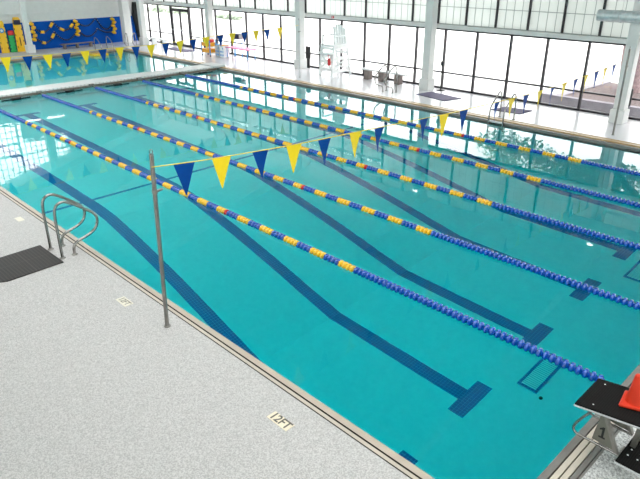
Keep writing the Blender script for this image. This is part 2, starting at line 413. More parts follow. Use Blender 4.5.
# roof with rafters and an added skylight
b = MB()
KA, KB = -1.5, 4.5
def roofslab(b, xa, xb, ya, yb, h=.2, z=0): b.prism([(xb, roofz(xb) + z), (xa, roofz(xa) + z), (xa, roofz(xa) + h + z), (xb, roofz(xb) + h + z)], ya, yb, 'y')
roofslab(b, 5.5, 16.9, YN - .3, YK + .3); roofslab(b, KB, 5.5, YN - .3, YK + .3); roofslab(b, XL - .3, KA, YN - .3, YK + .3)
roofslab(b, KA, KB, YN - .3, YN + 1); roofslab(b, KA, KB, YK - 1.5, YK + .3)
tag(b.build('ceiling', M['ceil']), kind='structure')
b = MB(); roofslab(b, KA, KB, YN + 1, YK - 1.5, .02, .08); sk = tag(b.build('window_63', M['fill_skylight']), kind='structure')  # unseen skylight, added so daylight falls on deck and pool
b = MB()
for i in range(24): b.beam((KA, YN + 1 + i * 1.76, roofz(KA) + .05), (KB, YN + 1 + i * 1.76, roofz(KB) + .05), .06, .12)
b.build('glazing_bar', M['white'], sk)
PY = [5.2, 12.65, 19.95, 27.15, 33.3]
b = MB()
for y in [-2.2] + PY:
    for (xa, xb) in ((16.4, 5.5), (XL + .1, 5.5)): b.beam((xa, y, roofz(xa) - .22), (xb, y, roofz(5.5) - .22), .22, .4)
tag(b.build('trim_6', M['white']), kind='structure')
# pillars along the window wall
for i, y in enumerate(PY):
    px = (15.8, 15.95, 15.95, 15.95, 15.35)[i]
    b = MB(); b.bevbox(px - .165, px + .165, y - .165, y + .165, Z, roofz(px), .02); b.bevbox(px - .22, px + .22, y - .22, y + .22, Z, .52, .02)
    tag(b.build('pillar', M['white']), kind='structure')
for (px, y, hw_) in ((9.0, 34.45, .13), (15.05, 34.75, .24)):
    b = MB(); b.bevbox(px - hw_, px + hw_, y - hw_, y + hw_, Z, roofz(px), .02)
    if hw_ < .2: b.bevbox(px - .21, px + .21, y - .21, y + .21, Z, .52, .02)
    tag(b.build('pillar', M['white']), kind='structure')

# ------------------------------------------------------------------ bulkhead
bh = thing('bulkhead', 'white topped movable bulkhead crossing the pool between the lanes and the far basin', 'bulkhead', (0, YB, 0))
b = MB(); b.bevbox(.02, W - .05, 0.02, 1.0, .09, .16, .015); b.build('deck_panel', M['bulk'], bh)
b = MB(); b.box(.02, W - .05, 0, .1, -.01, .09); b.box(.02, W - .05, .92, 1.0, -.01, .09); b.build('front_grating', M['bulk_face'], bh)
b = MB(); b.box(.02, W - .05, .02, .98, -1.1, -.01); b.build('hull_panel', M['aqua_wall'], bh)
b = MB(); b.bevbox(W - .3, W + .4, -.05, 1.05, .101, .2, .03); b.build('end_plate', M['pale_gray'], bh)
for x in [1.3, 3.87, 5.92, 7.95, 10.0, 12.2]:
    t = thing('float_bar', 'black bar floating before the bulkhead, ' + {1.3: 'nearest the left deck', 3.87: 'between the first and second lane ropes', 5.92: 'between the second and third lane ropes', 7.95: 'between the third and fourth lane ropes', 10.0: 'between the fourth and fifth lane ropes', 12.2: 'between the fifth lane rope and the window side'}[x], 'float bar', (x, YB - .33, 0), 0, 'black float bars along the bulkhead')
    b = MB(); b.bevbox(-.17, .17, -.09, .05, -.04, .08, .015); b.build('box', M['black'], t)
    b = MB(); b.tube([(-.52, -.02, .02), (.52, -.02, .02)], .026, 8); b.build('bar', M['black'], t)

# ------------------------------------------------------------------ lane ropes
SP = .0875; R = .07
prof = [(.012, -.0425), (.036, -.0425), (.040, -.024), (.060, -.020), (R, -.014), (R + .001, 0), (R, .014), (.060, .020), (.040, .024), (.036, .0425), (.012, .0425)]
MX = Matrix.Rotation(-PI / 2, 4, 'X')
def float_mesh(name, mat):
    b = MB(); b.lathe(prof, 20, 0, MX)
    # water slots: six vanes between hub and rim
    for j in range(6):
        a = j * PI / 3; u = Vector((math.cos(a), 0, math.sin(a)))
        b.beam(u * .035 + Vector((0, -.034, 0)), u * .058 + Vector((0, .034, 0)), .008, .016)
    return b.mesh(name, mat)
FM = {'b': float_mesh('blue_float', M['blue']), 'y': float_mesh('yellow_float', M['yellow']), 'r': float_mesh('red_float', M['red'])}
def colour(y):
    if 4.3 < y < 18.5:
        for ry in (15.2, 7.85):
            if abs(y - ry) < SP * .55: return 'r'
        return 'y' if int((y - 4.3) / SP) % 8 < 4 else 'b'
    return 'b'
names = ['blue and yellow lane rope nearest the left deck', 'second lane rope from the left deck, floating beyond the nearest one',
         'third lane rope, floating in the middle of the pool', 'fourth lane rope from the left deck, second from the windows', 'lane rope farthest from the left deck, nearest the windows']
for x, lab in zip(RX, names):
    t = thing('lane_rope', lab, 'lane rope', (x, 0, .018), 0, 'floating lane ropes')
    ylist = []; y = .22
    while y < 22.45: ylist.append(y); y += SP
    b = MB(); b.tube([(0, -.08, .03), (0, .2, 0)] + [(0, yy, 0) for yy in (5, 10, 15, 20, 22.4)] + [(0, 22.84, .06)], .008, 6); b.build('cable', M['cable'], t)
    b = MB(); b.beam((0, 22.5, .01), (0, 22.88, .06), .05, .05); b.bevbox(-.09, .09, 22.78, 22.95, .01, .13, .01); b.build('tension_hook', M['dull_steel'], t)
    for yy in ylist[:100]:
        c = colour(yy); o = bpy.data.objects.new('float', FM[c]); COL.objects.link(o); o.parent = t; o.location = (0, yy, 0)
        if c == 'r': o['label'] = 'red marker float'
    b = MB()
    for yy in ylist[100:]:
        b.lathe(prof, 14, 'byr'.index(colour(yy)), Matrix.Translation((0, yy, 0)) @ MX)
    o = b.build('float', [M['blue'], M['yellow'], M['red']], t); o['kind'] = 'stuff'

# ------------------------------------------------------------------ pennant lines and poles
def flag_pole(name_label, base, top, rad=.028, mat='pole'):
    t = thing('flag_pole', name_label, 'pole', base); d = Vector(top) - Vector(base)
    b = MB(); b.tube([(0, 0, 0), d], rad, 14); b.build('shaft', M[mat], t)
    b = MB(); p = d * 1.0; b.tube([p + Vector((.02 * math.cos(a), 0, .03 + .03 * math.sin(a))) for a in [i * 2 * PI / 10 for i in range(10)]], .006, 6, close=True); b.build('eye_bolt', M['steel'], t)
    b = MB(); q = d * .80; b.beam(q, q + Vector((.11, 0, .015)), .03, .02); b.tube([q + Vector((0, 0, -.02)), q + Vector((0, 0, .03))], .034, 12); b.build('cleat', M['dull_steel'], t)
    b = MB(); b.lathe([(.028, .012), (.045, .012), (.05, 0), (.0, 0)], 16); b.build('flange', M['dull_steel'], t)
    return t
flag_pole('tall steel pole at the edge of the left deck holding the near pennant line', (-.45, 4.87, Z), (-.372, 4.88, 2.53))
flag_pole('slim steel pole before the rightmost white pillar, holding the near pennant line', (14.18, 4.69, Z), (14.14, 4.69, 2.5))
flag_pole('slim pale pole on the window side deck holding the far pennant line', (14.3, 18.2, Z), (14.27, 18.2, 2.45), .016, 'pale_gray')

def interp(P, x):
    for (a, za), (c, zc) in zip(P[:-1], P[1:]):
        if a <= x <= c: return za + (zc - za) * (x - a) / (c - a)
    return P[-1][1]
def pennant_line(label, yline, curve, flags, thick):
    t = thing('pennant_line', label, 'pennants', (0, yline, 0), 0, 'backstroke pennant lines')
    xa, xb = curve[0][0], curve[-1][0]
    b = MB(); b.tube([(xa + (xb - xa) * i / 60, 0, interp(curve, xa + (xb - xa) * i / 60)) for i in range(61)], thick, 6); b.build('cord', M['cord'], t)
    for (x, c, tw_) in flags:
        w, h = .31, .43; b = MB(); vs = []; n = 8
        zl, zr = interp(curve, x) - .005, interp(curve, x + w) - .005
        sway = random.uniform(-.03, .03)
        for side in (-.003, .003):
            for i in range(n + 1):
                f = i / n; hw2 = (w / 2) * (1 - f) + .006 * f
                cx = x + w / 2 + sway * f + .05 * tw_ * f; zt = (zl + zr) / 2 - h * f
                yy = side + .05 * tw_ * math.sin(f * PI * .7)
                ca = math.cos(.9 * tw_ * (.3 + .7 * f)); sa = math.sin(.9 * tw_ * (.3 + .7 * f))
                tl = (zr - zl) / 2 * (1 - f)
                vs.append((cx - hw2 * ca, yy - hw2 * sa, zt - tl)); vs.append((cx + hw2 * ca, yy + hw2 * sa, zt + tl))
        m = 2 * (n + 1); fs = []
        for i in range(n):
            fs.append((2 * i, 2 * i + 1, 2 * i + 3, 2 * i + 2)); fs.append((m + 2 * i, m + 2 * i + 2, m + 2 * i + 3, m + 2 * i + 1))
            fs.append((2 * i, 2 * i + 2, m + 2 * i + 2, m + 2 * i)); fs.append((2 * i + 1, m + 2 * i + 1, m + 2 * i + 3, 2 * i + 3))
        fs.append((0, m, m + 1, 1)); fs.append((2 * n, 2 * n + 1, m + 2 * n + 1, m + 2 * n))
        b.add(vs, fs); o = b.build('pennant', M['flag_yellow' if c == 'y' else 'flag_blue'], t)
nf = [(-.1, 'b', 0), (.48, 'y', .05), (1.15, 'b', .35), (1.79, 'y', .1), (2.43, 'b', .4), (3.14, 'y', .3), (3.74, 'b', .5), (5.0, 'b', .5), (5.63, 'y', .1), (6.3, 'b', .2), (7.55, 'b', .6), (8.16, 'y', .35), (8.78, 'b', .35), (9.42, 'y', .5),
      (10.05, 'b', .6), (10.65, 'y', .4), (11.25, 'b', .4), (11.85, 'y', .5), (12.45, 'b', .2), (13.0, 'y', .3), (13.55, 'b', .3)]
pennant_line('near line of blue and yellow pennants strung from the left deck pole across the lanes', 4.85, [(-.40, 2.38), (.29, 2.31), (1.2, 2.245), (2.07, 2.19), (3.2, 2.145), (4.45, 2.09), (6, 2.02), (7.8, 1.98), (9.2, 1.955), (10.55, 1.97), (12.0, 2.03), (12.8, 2.07), (14.13, 2.13)], nf, .007)
fx = [2.28, 2.91, 3.52, 4.11, 4.73, 5.33, 5.94, 6.53, 7.12, 7.71, 8.3, 8.85, 9.44, 10.09, 10.65, 11.23, 11.82, 12.39, 13.07]
ff = [(x, 'yb'[i % 2], .1) for i, x in enumerate(fx)]
ff = [(x - 2.44 + .0, 'yb'[(i) % 2], .1) for i, x in enumerate(fx[:4])] + ff
pennant_line('far line of blue and yellow pennants crossing the pool in front of the bulkhead', 18.2, [(-.6, 2.2), (2.2, 2.1), (4.0, 2.04), (5.8, 2.06), (7.2, 2.03), (8.8, 2.08), (10.55, 2.16), (11.8, 2.18), (13.1, 2.2), (14.26, 2.24)], ff, .009)

# ------------------------------------------------------------------ grab rails and ladders
def flange(b, x, y, z): b.lathe([(.0, .022), (.03, .022), (.05, .008), (.052, 0), (0, 0)], 16, 0, Matrix.Translation((x, y, z)))
def grab_pair(label, loc, rz, gap, lab2=None):
    t = thing('grab_rails', label, 'pool ladder', loc, rz)
    P = [(-.59, 0, 0), (-.59, 0, .40), (-.59, 0, .74), (-.56, 0, .93), (-.42, 0, .99), (-.26, 0, .90), (-.08, 0, .76), (.06, 0, .65), (.12, 0, .54), (.09, 0, .40), (.0, 0, .31), (-.16, 0, .255), (-.31, 0, .22), (-.375, 0, .14), (-.38, 0, 0)]
    pts = smooth([Vector(p) for p in P], 2)
    for yy in (0, gap):
        b = MB(); b.tube([p + Vector((0, yy, 0)) for p in pts], .024, 12); r = b.build('rail', M['steel'], t)
        for fx_ in (-.59, -.38):
            b = MB(); flange(b, fx_, yy, 0); b.build('flange', M['dull_steel'], r)
    return t
grab_pair('pair of looped steel grab rails on the left deck beside the black mat', (0.0, 7.96, Z), 0, .49)
grab_pair('looped steel grab rails on the window side deck before the bench on grey blocks', (14.05, 13.6, Z), PI, .49)
def ladder(label, loc, rz, gap, tread_label=None, rungs=(-.35, -.62), out=.62, h=.82, mat='steel'):
    t = thing('pool_ladder', label, 'pool ladder', loc, rz)
    P = [(-out, 0, 0), (-out, 0, h * .6), (-out + .04, 0, h * .93), (-out + .16, 0, h), (-.3, 0, h * .84), (-.02, 0, h * .55), (.05, 0, h * .35), (.06, 0, .05), (.06, 0, -.7), (.0, 0, -.85)]
    pts = smooth([Vector(p) for p in P], 2)
    for yy in (0, gap):
        b = MB(); b.tube([p + Vector((0, yy, 0)) for p in pts], .022, 10); r = b.build('rail', M[mat], t)
        b = MB(); flange(b, -out, yy, 0); b.build('flange', M['dull_steel'], r)
    for z in rungs:
        b = MB(); b.bevbox(.0, .09, .02, gap - .02, z - .02, z + .015, .008); b.build('tread', M['pale_gray'], t)
    return t
ladder('steel ladder hooked over the window side pool edge in front of the plum mat', (13.26, 8.18, Z), PI, .5, rungs=(-.02, -.35, -.62), out=.6, h=.84)
ladder('steel ladder at the far end of the pool beside the grey bench', (12.03, 32.2, Z), -PI / 2, .72, out=.75, h=.72)
ladder('pale steel ladder in the far corner of the pool by the grey column', (13.24, 32.9 - .75, Z), -PI / 2 - .45 + PI * 0, .45, out=.85, h=.72, mat='white_plastic') if False else None
t = thing('grab_rails', 'pair of pale looped grab rails on the back deck in front of the corner column', 'pool ladder', (14.35, 33.45, Z))
for q, (dx, dy) in enumerate(((0, 0), (.45, -.15))):
    pts = smooth([Vector(p) for p in [(dx, dy, 0), (dx, dy, .5), (dx - .02, dy, .7), (dx - .15, dy - .1, .74), (dx - .3, dy - .2, .55), (dx - .42, dy - .3, .25), (dx - .3, dy - .25, .08), (dx - .2, dy - .2, .0)]], 2)
    b = MB(); b.tube(pts, .024, 10); r = b.build('rail', M['steel'], t)
    b = MB(); flange(b, dx, dy, 0); b.build('flange', M['dull_steel'], r)

# ------------------------------------------------------------------ mats
def rubber_mat(label, corners, mat, h=.018):
    b = MB(); c = [Vector((x, y)) for x, y in corners]; b.prism([(p.x, p.y) for p in c], Z + .001, Z + h, 'z')
    return tag(b.build('rubber_mat', mat), label, 'mat')
rubber_mat('black perforated drainage mat on the left deck behind the grab rails', [(-.67, 8.72), (-.65, 7.78), (-1.56, 7.74), (-1.95, 7.95), (-1.95, 8.66)], M['mat_grid'])
rubber_mat('dark plum mat on the window side deck in front of a white pillar', [(14.85, 12.31), (15.65, 12.2), (15.40, 10.65), (14.60, 10.85)], M['purple_mat'])
rubber_mat('dark plum mat lying behind the steel ladder on the window side deck', [(14.55, 8.95), (15.3, 8.8), (15.40, 7.85), (14.65, 7.9)], M['purple_mat'])
rubber_mat('plum mat on the far window side deck inside the double glass door', [(15.2, 30.9), (15.9, 30.9), (15.9, 28.6), (15.2, 28.6)], M['purple_mat'])

# ------------------------------------------------------------------ depth markers
def text_mesh(s, size, depth_=.002, off=0.0):
    cu = bpy.data.curves.new('txt', 'FONT'); cu.body = s; cu.size = size; cu.extrude = depth_; cu.offset = off; cu.align_x = 'CENTER'; cu.align_y = 'CENTER'; cu.resolution_u = 3
    o = bpy.data.objects.new('txt', cu); COL.objects.link(o); dg = bpy.context.evaluated_depsgraph_get(); dg.update()
    me = bpy.data.meshes.new_from_object(o.evaluated_get(dg)); bpy.data.objects.remove(o); bpy.data.curves.remove(cu); return me
def marker(label, x, y, txt, ink, base, sx=.13, sy=.32, size=.155):
    t = thing('depth_marker', label, 'pool marker', (x, y, Z), -PI / 2)
    b = MB(); b.box(-sy / 2, sy / 2, -sx / 2, sx / 2, .0, .004); b.build('tile', base, t)
    if txt:
        me = text_mesh(txt, size, .001, .0025); me.materials.append(ink); o = bpy.data.objects.new('lettering', me); COL.objects.link(o); o.parent = t; o.location = (0, 0, .0055); o.scale = (.92, 1, 1)
marker('beige depth marker reading 12FT set in the left deck', -.585, 2.33, '12FT', M['ink'], M['marker'])
marker('worn depth marker with faded lettering on the left deck near the tall pole', -.55, 5.89, '12FT', M['ink_worn'], M['marker_worn'], .14, .29, .13)
marker('faded blank beige marker at the left deck edge beyond the grab rails', -.47, 10.24, None, None, M['marker_worn'], .12, .24)

# floor drains
for x0, lab in ((4.58, 'pale main drain grate on the deep pool floor under the nearest lane rope'), (9.04, 'main drain grate on the deep pool floor under the third lane rope')):
    t = thing('main_drain', lab, 'drain', (x0, 1.69, -3.735))
    b = MB(); b.box(0, 1.1, 0, .05, 0, .03); b.box(0, 1.1, .32, .37, 0, .03); b.box(0, .06, .05, .32, 0, .03); b.box(1.04, 1.1, .05, .32, 0, .03); b.build('frame', M['tile'], t)
    b = MB(); b.box(.06, 1.04, .05, .32, 0, .02); b.build('grate', M['grate'], t)
b = MB(); b.lathe([(0, .02), (.03, .02), (.035, 0), (0, 0)], 12, 0, Matrix.Translation((4.55, 1.59, -3.735))); tag(b.build('floor_fitting', M['black']), 'tiny black round fitting on the pool floor beside the nearest drain grate', 'fitting')

# ------------------------------------------------------------------ starting block
sb = thing('starting_block', 'starting block with black grit top marked 1 at the near pool end', 'starting block', (1.47, -.05, 0))
sl = Matrix.Translation((0, 0, .70)) @ Matrix.Rotation(-math.radians(8.5), 4, 'X')
b = MB(); b.bevbox(-.28, .28, -.74, .0, .012, .03, .006, 0, sl); b.build('tread', M['grit'], sb)
b = MB(); b.bevbox(-.285, .285, -.745, .005, -.006, .0115, .004, 0, sl); tr = b.build('top_plate', M['pale_gray'], sb)
for (x, y) in ((-.2, -.15), (.2, -.1), (-.24, -.66), (.24, -.62)):
    b = MB(); b.lathe([(0, .004), (.006, .003), (.008, 0)], 10, 0, sl @ Matrix.Translation((x, y, .03))); b.build('rivet', M['white_plastic'], tr)
for sx_ in (-1, 1):
    x = sx_ * .19
    b = MB(); b.prism([(-.22, .635), (-.27, .66), (-.20, .36), (-.44, .345)][:0] or [(-.235, .70), (-.285, .71), (-.44, .345), (-.20, .365)], x - .006, x + .006, 'x'); p = b.build('gusset_plate', M['plate_gray'], sb)
    if sx_ < 0:
        b = MB(); b.prism([(-.045, -.085), (.045, -.085), (.045, -.062), (.020, -.062), (.020, .085), (-.006, .085), (-.048, .052), (-.048, .030), (-.012, .046), (-.012, -.062), (-.045, -.062)], 0, .003, 'z')
        o = b.build('number', M['black'], p)
        o.matrix_local = Matrix.Translation((x - .0065, -.285, .485)) @ Matrix.Rotation(-PI / 2, 4, 'Z') @ Matrix.Rotation(PI / 2, 4, "X") @ Matrix.Diagonal((.7, .78, 1, 1)); o["label"] = "black numeral 1"
    b = MB(); b.beam((x - .01, -.27, .72), (x - .01, -.45, .33), .03, .045, 0, (1, 0, 0)); b.build('strut', M['dull_steel'], sb)
    b = MB(); b.tube(smooth([Vector(p) for p in [(x - .03, -.14, .665), (x - .03, -.06, .53), (x - .03, -.01, .42), (x - .03, -.03, .35), (x - .03, -.12, .345), (x - .03, -.28, .345), (x - .03, -.46, .34)]], 3), .013, 10); b.build('hand_rail', M['steel'], sb)
    b = MB(); b.beam((.10 + sx_ * .07, -.56, .76), (.10 + sx_ * .07, -.50, Z), .05, .05, 0, (1, 0, 0)); b.build('leg', M['dull_steel'], sb)
    b = MB(); b.bevbox(.10 + sx_ * .07 - .06, .10 + sx_ * .07 + .06, -.58, -.40, Z, Z + .015, .004); b.build('foot_plate', M['dull_steel'], sb)
b = MB(); b.bevbox(-.28, .28, -.70, -.47, .305, .325, .006); st = b.build('step', M['grit'], sb)
b = MB(); b.bevbox(-.285, .285, -.705, -.465, .28, .304, .004); b.build('step_plate', M['pale_gray'], st)
for (x, y) in ((-.13, -.53), (-.13, -.62), (-.03, -.53), (-.03, -.62)):
    b = MB(); b.lathe([(0, .005), (.007, .004), (.009, 0)], 10, 0, Matrix.Translation((x, y, .325))); b.build('bolt', M['white_plastic'], st)
# cone on the block
cn = thing('traffic_cone', 'small orange cone standing on top of the starting block', 'cone', (1.515, -.50, .808))
cn.rotation_euler = (-math.radians(8.5), 0, 0.15)
b = MB(); b.bevbox(-.135, .135, -.135, .135, 0, .03, .012); b.build('base', M['orange'], cn)
b = MB(); b.lathe([(.105, .03), (.10, .045), (.082, .10), (.080, .11), (.03, .30), (.024, .315), (.0, .315)], 28); b.build('body', M['orange'], cn)

# ------------------------------------------------------------------ window side deck
# lifeguard chair, front towards the pool (-x)
lc = thing('lifeguard_chair', 'tall white lifeguard chair on the window side deck', 'lifeguard chair', (15.85, 17.6, Z))
for sy in (-1, 1):
    y = sy * .36
    b = MB(); b.beam((-.55, y, 0), (-.42, y, 1.28), .09, .09); b.build('leg', M['white_plastic'], lc)
    b = MB(); b.beam((.62, y * 1.05, 0), (.28, y * .8, 1.95), .09, .07); b.build('leg', M['white_plastic'], lc)
    b = MB(); b.beam((-.5, y, .2), (.56, y, .2), .05, .12); b.beam((-.45, y, .75), (.48, y, .75), .05, .12); b.beam((-.5, y, .22), (.46, y, .74), .04, .09); b.beam((-.45, y, .74), (.54, y, .22), .04, .09); b.beam((-.42, y, 1.18), (.4, y, 1.18), .05, .12); b.build('side_brace', M['white_plastic'], lc)
    b = MB(); b.beam((-.42, y, 1.68), (.36, y * .9, 1.66), .08, .05); b.beam((-.38, y, 1.28), (-.38, y, 1.68), .06, .06); b.build('armrest', M['white_plastic'], lc)
b = MB(); b.bevbox(-.48, .36, -.40, .40, 1.24, 1.32, .015); b.build('seat', M['white_plastic'], lc)
b = MB()
for i in range(5): b.beam((.34, -.3 + i * .15, 1.3), (.24, -.3 + i * .15, (1.98, 2.08, 2.12, 2.08, 1.98)[i]), .12, .03, 0, (1, 0, 0))
b.build('backrest', M['white_plastic'], lc)
b = MB()
for z in (.3, .6, .9, 1.15): b.beam((-.545 + z * .1, -.36, z), (-.545 + z * .1, .36, z), .06, .09)
b.build('ladder_rung', M['white_plastic'], lc)
b = MB(); b.bevbox(-.75, -.4, -.40, .40, .95, 1.0, .01); b.build('foot_board', M['white_plastic'], lc)
t = thing('rescue_tube', 'red rescue tube hanging on the front of the lifeguard chair', 'rescue tube', (15.25, 17.35, .58))
b = MB(); b.bevbox(-.05, .05, -.06, .06, 0, .30, .03); b.build('foam_body', M['red'], t)
b = MB(); b.tube([(0, .02, .29), (-.01, .05, .42), (0, .08, .55)], .012, 6); b.build('strap', M['red'], t)
b = MB()
for z in (.3, .62, .94, 1.26): b.beam((.60 - z * .15, -.36, z), (.60 - z * .15, .36, z), .05, .10)
b.build('back_rail', M['white_plastic'], lc)
b = MB(); b.beam((-.56, -.36, .3), (-.46, .36, .9), .03, .08); b.beam((-.56, .36, .3), (-.46, -.36, .9), .03, .08); b.build('front_brace', M['white_plastic'], lc)

bn = thing('bench', 'long low bench on three grey blocks in front of the windows', 'bench', (16.05, 14.95, Z))
b = MB(); b.bevbox(-.16, .16, -1.25, 1.2, .385, .43, .01); b.build('seat', M['pale_gray'], bn)
for y in (.85, .05, -.8):
    b = MB(); b.bevbox(-.13, .13, y - .13, y + .13, 0, .385, .01); b.build('leg', M['bench_gray'], bn)

t = thing('sanitizer_stand', 'slim black stand on a flat foot beside a white pillar', 'stand', (16.2, 12.15, Z))
b = MB(); b.lathe([(0, .03), (.16, .025), (.18, 0), (0, 0)], 20); b.build('base', M['black'], t)
b = MB(); b.tube([(0, 0, .02), (0, 0, .95)], .025, 10); b.build('post', M['black'], t)
b = MB(); b.bevbox(-.05, .05, -.06, .06, .93, 1.1, .015); b.build('dispenser', M['black'], t)
for (y, lab) in ((19.82, 'black padded panel on a post behind the white pillar beside the lifeguard chair'), (5.25, 'black padded panel on a post behind the rightmost white pillar')):
    t = thing('padded_panel', lab, 'panel', (16.33, y, Z))
    b = MB(); b.bevbox(-.05, .05, -.14, .14, .42, .98, .03); b.build('pad', M['black'], t)
    b = MB(); b.bevbox(-.04, .04, -.09, .09, 0, .42, .01); b.build('post', M['black'], t)

# toy rack, boxes, pink table
t = thing('toy_rack', 'amber wheeled rack of pool toys on the far window side deck', 'rack', (15.35, 26.5, Z), PI / 2)
b = MB()
for x in (-.38, .38):
    for y in (-.2, .2): b.box(x - .02, x + .02, y - .02, y + .02, .06, .82)
b.build('frame', M['lightblue'], t)
for z in (.18, .5):
    b = MB(); b.bevbox(-.36, .36, -.22, .22, z, z + .2, .03); b.build('bin', M['orange_box'], t)
for i, (x, c) in enumerate(((-.25, 'red'), (-.05, 'yellow'), (.15, 'orange'), (.28, 'green'))):
    b = MB(); b.bevbox(x - .09, x + .09, -.14, .14, .70, .86, .04); b.build('ball', M[c], t)
b = MB()
for x in (-.38, .38): b.tube([(x, -.2, .04), (x, -.17, .04)], .04, 10); b.tube([(x, .2, .04), (x, .17, .04)], .04, 10)
b.build('wheel', M['black'], t)
for i, (y, lab, c) in enumerate(((25.85, 'pale patterned bin beside the amber toy rack', 'pale_gray'), (25.45, 'white and blue patterned bin behind the pink table', 'white_plastic'))):
    t = thing('storage_bin', lab, 'bin', (15.6, y, Z), PI / 2)
    b = MB(); b.bevbox(-.17, .17, -.2, .2, 0, .6, .03); b.build('body', M[c], t)
    b = MB()
    for q in range(7): b.box(-.16 + (q % 3) * .11, -.10 + (q % 3) * .11, .2, .206, .08 + .17 * (q // 3), .17 + .17 * (q // 3)); b.box(-.16 + (q % 3) * .11, -.10 + (q % 3) * .11, -.206, -.2, .08 + .17 * (q // 3), .17 + .17 * (q // 3))
    b.build('pattern', M['lightblue'], t)
    b = MB(); b.bevbox(-.18, .18, -.21, .21, .6, .64, .015); b.build('lid', M['lightblue' if i == 0 else 'orange_box'], t)
t = thing('wheeled_table', 'pink topped table with blue legs on the far window side deck', 'table', (15.75, 24.25, Z), PI / 2)
b = MB(); b.bevbox(-.95, .95, -.3, .3, .52, .57, .02); b.build('tabletop', M['pink'], t)
for (x, y) in ((-.85, -.24), (.85, -.24), (-.85, .24), (.85, .24)):
    b = MB(); b.tube([(x, y, .05), (x, y, .52)], .025, 8); lg = b.build('leg', M['lightblue'], t)
    b = MB(); b.tube([(x, y - .02, .04), (x, y + .02, .04)], .04, 10); b.build('caster', M['pale_gray'], lg)
t = thing('timer_board', 'dark timer board on thin blue posts behind the pink table', 'timer', (16.2, 25.0, Z), PI / 2)
b = MB(); b.bevbox(-.1, .42, -.05, .05, .88, 1.16, .02); b.build('display', M['navy'], t)
b = MB(); b.bevbox(-.42, -.1, -.05, .05, .92, 1.2, .02); b.build('case', M['pale_gray'], t)
for x in (-.28, .3):
    b = MB(); b.tube([(x, 0, 0), (x, 0, .9)], .02, 8); b.build('post', M['lightblue'], t)
t = thing('bench', 'white bench under the farthest windows by the corner pillar', 'bench', (15.75, 32.2, Z))
b = MB(); b.bevbox(-.18, .18, -.75, .75, .36, .42, .01); b.build('seat', M['white_plastic'], t)
for y in (-.6, .6):
    b = MB(); b.bevbox(-.14, .14, y - .05, y + .05, 0, .36, .01); b.build('leg', M['white_plastic'], t)
t = thing('alarm_box', 'small red alarm box on the white ledge above the windows', 'alarm', (XW - .17, 18.25, 2.40))
b = MB(); b.bevbox(-.05, 0, -.06, .06, 0, .1, .01); b.build('case', M['red'], t)
b = MB(); b.lathe([(0, .02), (.02, .015), (.03, 0)], 10, 0, Matrix.Translation((-.05, 0, .05)) @ Matrix.Rotation(-PI / 2, 4, 'Y')); b.build('lens', M['white_plastic'], t)

# air duct high on the right
dt = thing('air_duct', 'round spiral air duct hung high in front of the right pillar', 'duct', (15.35, 6.2, 3.22))
b = MB(); pr = []; n = 90
for i in range(n * 2): pr.append((.165 if i % 2 else .158, -i * 6.0 / (n * 2)))
b.lathe(pr, 28, 0, Matrix.Rotation(-PI / 2, 4, 'X') @ Matrix.Diagonal((1, 1, 1, 1))); b.lathe([(.0, 0), (.16, 0)], 28, 0, Matrix.Rotation(-PI / 2, 4, 'X')); b.build('pipe', M['duct'], dt)
for y in (-.66, -1.9, -3.2):
    b = MB(); b.lathe([(.165, -.03), (.178, -.03), (.178, .03), (.165, .03)], 28, 0, Matrix.Translation((0, y, 0)) @ Matrix.Rotation(-PI / 2, 4, 'X')); bd = b.build('coupling_band', M['duct'], dt)
    b = MB(); b.tube([(0, y, .17), (0, y, roofz(15.35) - 3.22)], .006, 6); b.build('hanger', M['cable'], bd)
# wall lamps high on two pillars
for (y, lab) in ((5.2, 'white flood lamp high on the rightmost pillar'), (12.6, 'white flood lamp high on the pillar beside the black stand'), (19.95, 'white flood lamp high on the pillar beside the lifeguard chair'), (27.15, 'white flood lamp high on the pillar behind the amber toy rack')):
    t = thing('flood_lamp', lab, 'lamp', (15.62, y, 3.95))
    b = MB(); b.bevbox(-.02, .16, -.12, .12, 0, .16, .02); b.build('housing', M['white_plastic'], t)
    b = MB(); b.box(-.03, -.021, -.1, .1, .02, .14); b.build('lens', M['lamp'], t)

for (ya, yb, lab) in ((15.0, 24.0, 'added fill light trough high on the window wall above the lifeguard chair'), (24.6, 33.6, 'added fill light trough high on the window wall above the pink table')):  # invented troughs, added to brighten the ceiling mirrored in the far water
    t = thing('fill_trough', lab, 'lamp', (16.3, (ya + yb) / 2, 3.42)); h_ = (yb - ya) / 2
    b = MB(); b.box(-.15, .1, -h_, h_, 0, .02); b.box(-.17, -.15, -h_, h_, 0, .07); b.build('housing', M['white'], t)
    b = MB(); b.tube([(-.02, -h_ + .1, .05), (-.02, h_ - .1, .05)], .02, 8); b.build('tube', M['lamp'], t)
    ld = bpy.data.lights.new('trough_fill', 'AREA'); ld.shape = 'RECTANGLE'; ld.size = .12; ld.size_y = yb - ya - .2; ld.energy = 34; ld.color = (1, .98, .95)
    lo = bpy.data.objects.new('trough_fill', ld); COL.objects.link(lo); lo.location = (16.25, (ya + yb) / 2, 3.51)
    d_ = Vector((-.8, 0, .6)); z_ = -d_; y_ = Vector((0, 1, 0)); x_ = y_.cross(z_); lo.matrix_world = Matrix.Translation(lo.location) @ Matrix((x_, y_, z_)).transposed().to_4x4()

